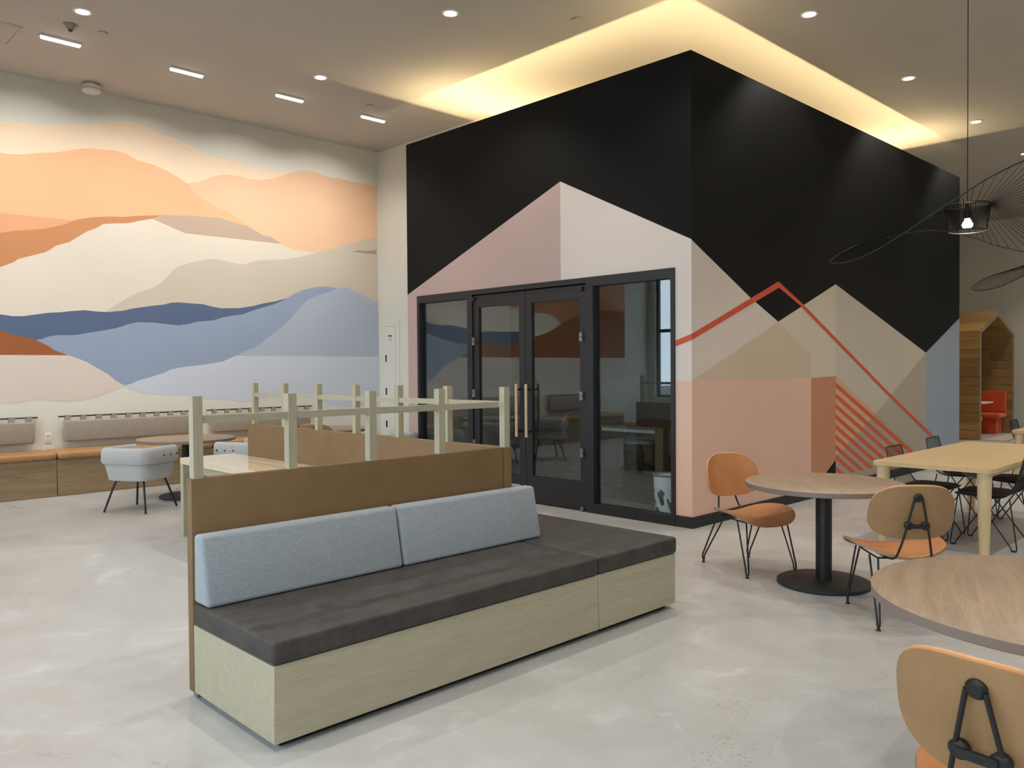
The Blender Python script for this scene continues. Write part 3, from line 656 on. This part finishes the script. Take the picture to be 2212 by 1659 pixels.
# ------------------------------------------------------------------ grey upholstered armchairs
def armchair(label):
    t = thing('armchair', label, 'armchair'); H_ = .315
    def pl(a, s_): q = sup(a, 4.2); return (q[0]*H_*s_, q[1]*H_*s_)
    def sweep(sec, a0, a1, n=44):
        rings = []
        for k in range(n+1):
            a = a0+(a1-a0)*k/n; rings.append([pl(a, r_)+(z_,) for r_, z_ in sec])
        return rings
    a0, a1 = rad(48), rad(312)
    MB().loft(sweep([(.78, .365), (.86, .362), (.99, .57), (.96, .60), (.76, .60), (.70, .45)], a0, a1)).build('shell', GREYF, t, 60)
    MB().loft(sweep([(.90, .56), (1.02, .545), (1.075, .575), (1.06, .69), (1.0, .722), (.84, .725), (.76, .695), (.75, .58)], a0, a1)).build('collar', GREYF, t, 60)
    rings = []
    for z_, s_ in ((.345, .66), (.352, .78), (.40, .84), (.46, .80), (.478, .72)): rings.append([pl(2*pi*k/40, s_)+(z_,) for k in range(40)])
    MB().loft(rings).build('seat', GREYF, t, 60)
    for sy in (-1, 1):
        for k in range(3):
            x = .20-.115*k; Mx = Matrix.Translation((x, sy*H_*1.07, .628)) @ Matrix.Rotation(-sy*pi/2, 4, 'X')
            MB().lathe([(.011, -.004), (.011, .002), (.007, .005), (0, .006)], 14, M=Mx).build('button', CHARC, t)
    for sx in (-1, 1):
        for sy in (-1, 1):
            MB().tube(bez([(sx*.10, sy*.10, .345), (sx*.165, sy*.165, .342), (sx*.19, sy*.19, .31), (sx*.27, sy*.27, .002)], 5), .0115, 10).build('leg', BLK, t)
    return t
g1 = armchair('light grey upholstered armchair with rolled collar, its back to the brown screen'); g1.location = (-3.35, 5.17, 0); g1.rotation_euler.z = rad(32)
dup(g1, 'light grey upholstered armchair at the round mural table, half hidden by the desk and screen', (-2.16, 4.93, 0), rad(118))
dup(g1, 'light grey upholstered armchair peeking over the brown screen near the return wall', (-.38, 4.56, 0), rad(92))

# ------------------------------------------------------------------ maple tables and wire chairs
def maple_table(x0, x1, y0, y1, label):
    t = thing('dining_table', label, 'table', ((x0+x1)/2, (y0+y1)/2, 0)); a, b = (x1-x0)/2, (y1-y0)/2
    poly = []
    for cx, cy, s in ((a, b, 0), (-a, b, 1), (-a, -b, 2), (a, -b, 3)):
        for k in range(7):
            an = pi/2*s+pi/2*k/6; r = .045; poly.append((cx-math.copysign(r, cx)+r*cos(an), cy-math.copysign(r, cy)+r*sin(an)))
    MB().prism(poly, 'z', .705, .74).build('tabletop', MAPLE, t)
    for sx in (-1, 1):
        for sy in (-1, 1):
            c_ = (sx*(a-.075), sy*(b-.075), 0); MB().lathe([(.036, .001), (.046, .30), (.053, .62), (.055, .705)], 24, c_).build('leg', MAPLEZ, t)
    MB().box(-a+.14, a-.14, -b+.07, -b+.09, .655, .705).box(-a+.14, a-.14, b-.09, b-.07, .655, .705).build('apron', MAPLEZ, t, 0)
    return t
maple_table(.47, 3.02, -2.48, -1.53, 'long pale maple dining table with round legs, near the black box')
maple_table(5.0, 7.55, -2.42, -1.46, 'second pale maple dining table, beyond the first towards the red booth')
def wire_chair(label):
    t = thing('wire_chair', label, 'chair')
    mb = MB()
    def wire(y, f=1.0): return bez([(.215, y, .452), (.05, y, .440), (-.10, y*1.0, .436), (-.19, y*.99, .470), (-.245, y*.97, .56), (-.285, y*.92, .69), (-.31, y*.86, .80)], 5)
    ys = [-.20+.40*k/10 for k in range(11)]
    for y in ys[1:-1]: mb.tube(wire(y), .0032, 6)
    mb.build('wire_grid', BLK, t)
    fr = MB()
    L = wire(.21); Rr = wire(-.21)
    fr.tube(L+[(-.312, .12, .806), (-.312, -.12, .806)]+Rr[::-1], .0065, 8)
    fr.tube([(.215, -.21, .452), (.225, 0, .450), (.215, .21, .452)], .0065, 8)
    fr.tube([(-.27, -.205, .63), (-.275, 0, .63), (-.27, .205, .63)], .0035, 6)
    fr.build('frame', BLK, t)
    rings = []
    for z_, s_ in ((.450, .95), (.456, 1.0), (.470, 1.0), (.477, .93)): rings.append([(.025+sup(2*pi*k/40, 4)[0]*.195*s_, sup(2*pi*k/40, 4)[1]*.20*s_, z_) for k in range(40)])
    MB().loft(rings).build('seat_pad', PAD, t, 50)
    for sx, sy in ((1, 1), (1, -1), (-1, 1), (-1, -1)):
        f = Vector((.235*sx-.01, .235*sy, 0))
        a, b = Vector((.20*sx, .19*sy, .443)), Vector((-.06*sx, .205*sy, .436)); d = Vector((sx*.022, 0, 0))
        lg = MB().tube([a, f+d+Vector((0, 0, .03)), f+d*.8+Vector((0, 0, .009)), f-d*.8+Vector((0, 0, .009)), f-d+Vector((0, 0, .03)), b], .0058, 8).build('leg', BLK, t)
        MB().box(f.x-.02, f.x+.02, f.y-.008, f.y+.008, .001, .012).build('foot_cap', BLK, lg, 0)
    return t
G_ = None
c1 = wire_chair('black wire chair tucked under the near maple table, its back nearest the striped wall'); c1.location = (1.30, -1.72, 0); c1.rotation_euler.z = rad(-90)
dup(c1, 'black wire chair tucked under the near maple table, its back against the blue field', (2.52, -1.66, 0), rad(-90))
dup(c1, 'black wire chair facing the striped wall from the first place of the maple table', (1.22, -2.26, 0), rad(90))
dup(c1, 'black wire chair facing the striped wall from the second place of the maple table', (2.34, -2.22, 0), rad(92))
dup(c1, 'black wire chair at the second maple table, in front of the red booth', (6.1, -1.52, 0), rad(-90))
dup(c1, 'black wire chair on the open side of the second maple table', (5.75, -2.20, 0), rad(90))
GC = metal('grey_cable', (150, 148, 150), .6)
cb = MB()
for k in range(5):
    x = 1.02+.03*k; cb.tube(bez([(x, -2.02, .704), (x+.02, -2.06, .66-.01*k), (x+.09, -2.12, .60+.012*k), (x+.03, -2.20, .59), (x+.02, -2.27, .63), (x+.05, -2.29, .704)], 6), .007, 6)
o = tag(cb.build('cable_bundle', GC), 'grey cable bundle hanging below the maple tabletop', 'cables')
MB().rbox(1.06, 1.15, -2.30, -2.24, .60, .70, .01, 2).build('power_block', metal('grey_block', (160, 160, 162), .6), o)

# ------------------------------------------------------------------ wire pendant lamp
THR = metal('black_thread', (10, 10, 10), .85)
THR.node_tree.nodes['Principled BSDF'].inputs['Specular IOR Level'].default_value = .1
LC = Vector((1.55, -1.975, 2.905))
FWl = Vector((0.9585, 0.2851, 0)); RTl = Vector((FWl.y, -FWl.x, 0))      # long axis of the brim
t = lamp1 = thing('pendant_lamp', 'large black wire pendant lamp with a winged brim over the near maple table', 'pendant lamp', LC)
def Lp(u, w_, z): return RTl*u+FWl*w_+Vector((0, 0, z))
loop = bez_loop([Lp(*p) for p in ((-1.2,0,-.29),(-1.12,.25,-.17),(-.88,.45,-.05),(-.36,.55,.03),(.02,.5,-.07),(.27,.45,-.19),(.62,.42,-.30),(.98,.34,-.36),(1.22,.16,-.2),(1.28,-.06,.12),(1.02,-.24,.42),(.62,-.3,.485),(.23,-.35,.35),(-.16,-.38,.11),(-.70,-.28,-.21),(-1.0,-.14,-.31))], 8)
MB().tube(loop, .0062, 6, True).build('brim_rim', BLK, t)
rt_, rb_ = .19, .155
zt_, zb_ = .155, -.085
th = MB(); n = len(loop)
acc = 0
for k in range(0, n, 2):
    p = loop[k]; a = math.atan2(p.y, p.x); q = Vector((rt_*cos(a), rt_*sin(a), zt_*.9)); th.tube([q, p], .0022, 4)
bt = th.build('brim_threads', THR, t, 0); bt['kind'] = 'stuff'
sh = MB(); NS = 60
for k in range(NS):
    a = 2*pi*k/NS; sh.tube([(rt_*cos(a), rt_*sin(a), zt_), (rb_*cos(a), rb_*sin(a), zb_)], .003, 4)
sb = sh.build('shade_threads', THR, t, 0); sb['kind'] = 'stuff'
for r_, z_ in ((rt_, zt_), (rb_, zb_)): MB().tube([(r_*cos(2*pi*k/48), r_*sin(2*pi*k/48), z_) for k in range(48)], .006, 6, True).build('shade_ring', BLK, t)
MB().tube([(-rt_, 0, zt_), (rt_, 0, zt_)], .004, 6).tube([(0, -rt_, zt_), (0, rt_, zt_)], .004, 6).build('spider', BLK, t)
MB().lathe([(0, .16), (.012, .16), (.03, .10), (.03, .03), (0, .03)], 20).build('socket', BLK, t)
MB().lathe([(0, .03), (.02, .028), (.045, -.02), (.042, -.045), (.02, -.065), (0, -.068)], 24).build('bulb', BULB, t)
MB().tube([(0, 0, .15), (0, 0, ZC-LC.z-.03)], .004, 6).build('cord', BLK, t)
MB().lathe([(.06, ZC-LC.z), (.06, ZC-LC.z-.03), (0, ZC-LC.z-.032)], 24).build('canopy', BLK, t)
ld = bpy.data.lights.new('bulb_light', 'POINT'); ld.energy = 8; ld.color = (1, .82, .56); ld.shadow_soft_size = .05
o = bpy.data.objects.new('bulb_light', ld); COL.objects.link(o); o.parent = t; o.location = (0, 0, -.10)
lamp2 = dup(lamp1, 'black wire pendant lamp over the second maple table, only a wing tip in view', (5.95, -1.98, LC.z), 0)
for ch in lamp2.children:
    if ch.type == 'LIGHT': ch.name = 'bulb_light_offscreen'

# ------------------------------------------------------------------ house-shaped booth
px0, px1, py0, py1, ez, az, wt = 12.04, 14.55, .90, 2.55, 2.28, 2.76, .10
xm = (px0+px1)/2; pz = (px1-px0)/2
t = thing('house_booth', 'house-shaped oak plank booth with pitched roof and open front', 'booth', (0, 0, 0))
def planks(mk, n, z0, z1):
    h = (z1-z0)/n
    for k in range(n): mk(z0+k*h+.004, z0+(k+1)*h-.004, k)
def pl_left(a, b, k):
    s = py0+.02+(.5 if k % 2 else 1.0)
    for y0, y1 in ((py0+.012, s-.002), (s+.002, py1)): MB().box(px0, px0+.02, y0, y1, a, b).build('plank', PODWY, t, 0)
planks(pl_left, 12, .01, ez-.01)
def pl_in(a, b, k):
    s = py0+(.45 if k % 2 else 1.05)
    for y0, y1 in ((py0+.012, s-.002), (s+.002, py1-.1)): MB().box(px1-wt-.02, px1-wt, y0, y1, a, b).build('plank', PODWY, t, 0)
planks(pl_in, 12, .01, ez-.06)
sl = math.hypot(pz, az-ez); ang = math.atan2(az-ez, pz)
for side in (0, 1):
    for k in range(5):
        a, b = k/5*sl+.002, (k+1)/5*sl-.002
        if side == 0: Mx = Matrix.Translation((px0, 0, ez)) @ Matrix.Rotation(-ang, 4, 'Y'); MB().box(a, b, py0+.012, py1, -.02, 0, M=Mx).build('roof_board', PODWY, t, 0)
        else:
            Mx = Matrix.Translation((px1, 0, ez)) @ Matrix.Rotation(ang, 4, 'Y')
            MB().box(-b, -a, py0+.012, py1, -.02, 0, M=Mx).build('roof_board', PODWY, t, 0)
            MB().box(-b, -a, py0+.012, py1-.1, -wt-.02, -wt, M=Mx).build('ceiling_board', PODWY, t, 0)
out = [(px0, .0), (px0, ez), (xm, az), (px1, ez), (px1, 0), (px1-wt, 0), (px1-wt, ez-.045), (xm, az-.125), (px0+wt, ez-.045), (px0+wt, 0)]
core = [(px0+.021, .01), (px0+.021, ez-.02), (xm, az-.03), (px1-.021, ez-.02), (px1-.021, .01), (px1-wt-.0005, .01), (px1-wt-.0005, ez-.05), (xm, az-.118), (px0+wt, ez-.05), (px0+wt, .01)]
MB().prism(out, 'y', py0, py0+.011).build('gable_edge', PODE, t, 0)
MB().prism(core, 'y', py0+.011, py1-.1).build('carcass', PODE, t, 0)
MB().prism([(px0, .01), (px0, ez), (xm, az), (px1, ez), (px1, .01)], 'y', py1-.098, py1-.05).build('back_wall', PODW, t, 0)
def booth_bench(x0, x1, bx0, bx1, label, back):
    b = thing('booth_bench', label, 'bench', (0, 0, 0)); ya, yb = py0+.12, py1-.12
    MB().rbox(x0, x1, ya, yb, .36, .47, .035, 3).build('seat_cushion', RED, b)
    MB().rbox(x0+.06, x1-.12 if back > 0 else x1, ya+.1, yb, .001, .36, .01, 1).build('base', RED, b) if back > 0 else MB().rbox(x0+.12, x1, ya+.1, yb, .001, .36, .01, 1).build('base', RED, b)
    MB().rbox(bx0, bx1, ya, yb, .47, .97, .03, 3).build('backrest', RED, b)
booth_bench(px0+wt+.005, px0+wt+.53, px0+wt+.005, px0+wt+.12, 'red upholstered bench just inside the booth side wall', 1)
booth_bench(px1-wt-.60, px1-wt-.025, px1-wt-.15, px1-wt-.025, 'red upholstered bench against the far wall of the booth', -1)
t = thing('booth_table', 'small white topped table between the red booth benches', 'table', (xm-.05, 1.75, 0))
MB().rbox(-.36, .36, -.68, .6, .72, .75, .006, 2).build('tabletop', WHITEP, t); MB().lathe([(.2, .001), (.2, .015), (.035, .03), (.035, .72)], 24).build('pedestal', BLK, t)
o = tag(MB().box(px0+.1, XF-.8, -1.0, py0-.02, .001, .010).build('rug', fabric('rug_weave', (196, 184, 168), .12, 60), smooth=0), 'pale flat rug under the booth opening', 'rug')
for k in range(4): MB().box(px0+.1, XF-.8, -.8+.4*k, -.77+.4*k, .010, .0125).build('stripe', CHARC, o, 0)
struct(MB().box(XF-.015, XF, YS, BY, 0, .11).build('baseboard_far', WHITEP, smooth=0))

# ------------------------------------------------------------------ inside the glazed office
t = thing('office_table', 'wooden office table with slab legs behind the glass', 'table', (0, 0, .01))
OT = wood('office_oak', (150, 128, 98), (124, 104, 78), 'y', 1, .45)
MB().rbox(2.47, 3.95, 2.08, 3.42, .70, .735, .004, 1).build('tabletop', OT, t)
for x in (2.50, 3.80):
    for y in (2.11, 3.25): MB().rbox(x, x+.12, y, y+.14, .001, .70, .004, 1).build('leg', OT, t)
MB().box(2.55, 2.58, 2.26, 3.24, .64, .70).build('apron', WHITEP, t, 0)
t = thing('swivel_chair', 'low grey swivel chair on casters under the office table', 'chair', (3.15, 2.98, .01), rad(200))
rings = []
for z_, s_ in ((.42, .8), (.43, 1), (.46, 1.02), (.475, .95)): rings.append([(sup(2*pi*k/32, 3)[0]*.23*s_, sup(2*pi*k/32, 3)[1]*.23*s_, z_) for k in range(32)])
MB().loft(rings).build('seat', GREYF, t, 50)
MB().loft([[(-.23+.05*math.cos(pi*v/2*0)-.0+.10*(v)**2-.0+dx, v*.24, z_) for dx, z_ in ((0, .45), (-.05, .64), (-.02, .65), (.03, .46))] for v in [-1+2*k/12 for k in range(13)]]).build('backrest', GREYF, t, 60)
MB().tube([(0, 0, .08), (0, 0, .42)], .025, 14).build('column', BLK, t)
for k in range(5):
    a = 2*pi*k/5+.3; lg = MB().tube([(0, 0, .12), (.30*cos(a), .30*sin(a), .085)], [.024, .013], 8).build('base_arm', BLK, t)
    Mx = Matrix.Translation((.30*cos(a), .30*sin(a), .032)) @ Matrix.Rotation(a, 4, 'Z') @ Matrix.Rotation(pi/2, 4, 'X')
    MB().lathe([(0, -.022), (.026, -.022), (.031, -.012), (.031, .012), (.026, .022), (0, .022)], 18, M=Mx).tube([(.30*cos(a), .30*sin(a), .05), (.30*cos(a), .30*sin(a), .09)], .01, 8).build('caster', BLK, lg)
n = N('bin_print'); pm = n.ramp(n.noise(n.coord((5, 5, 3.2)), 2.2, 2, .4, .6), [(.50, (0, 0, 0, 1)), (.52, (1, 1, 1, 1))])
tc = n.new('ShaderNodeTexCoord'); sx = n.new('ShaderNodeSeparateXYZ'); n.ln(tc.outputs['Object'], sx.inputs[0])
zm = n.ramp(sx.outputs[2], [(.02, (0, 0, 0, 1)), (.021, (1, 1, 1, 1)), (.26, (1, 1, 1, 1)), (.28, (0, 0, 0, 1))])
n.setc(n.mix(n.mix(1, pm, zm, 'MULTIPLY'), lin((226, 232, 238)), lin((22, 22, 24)))); n.b.inputs['Roughness'].default_value = .4
t = thing('waste_bin', 'white round waste bin with black print and brown rim behind the glass', 'bin', (.47, .62, .011))
MB().lathe([(.125, .0), (.13, .004), (.15, .42), (.143, .42), (.12, .02), (0, .02)], 36).build('body', n.mat, t)
MB().lathe([(.151, .405), (.155, .41), (.155, .43), (.140, .43), (.140, .41), (.151, .405)], 36).build('rim', PLYE, t)
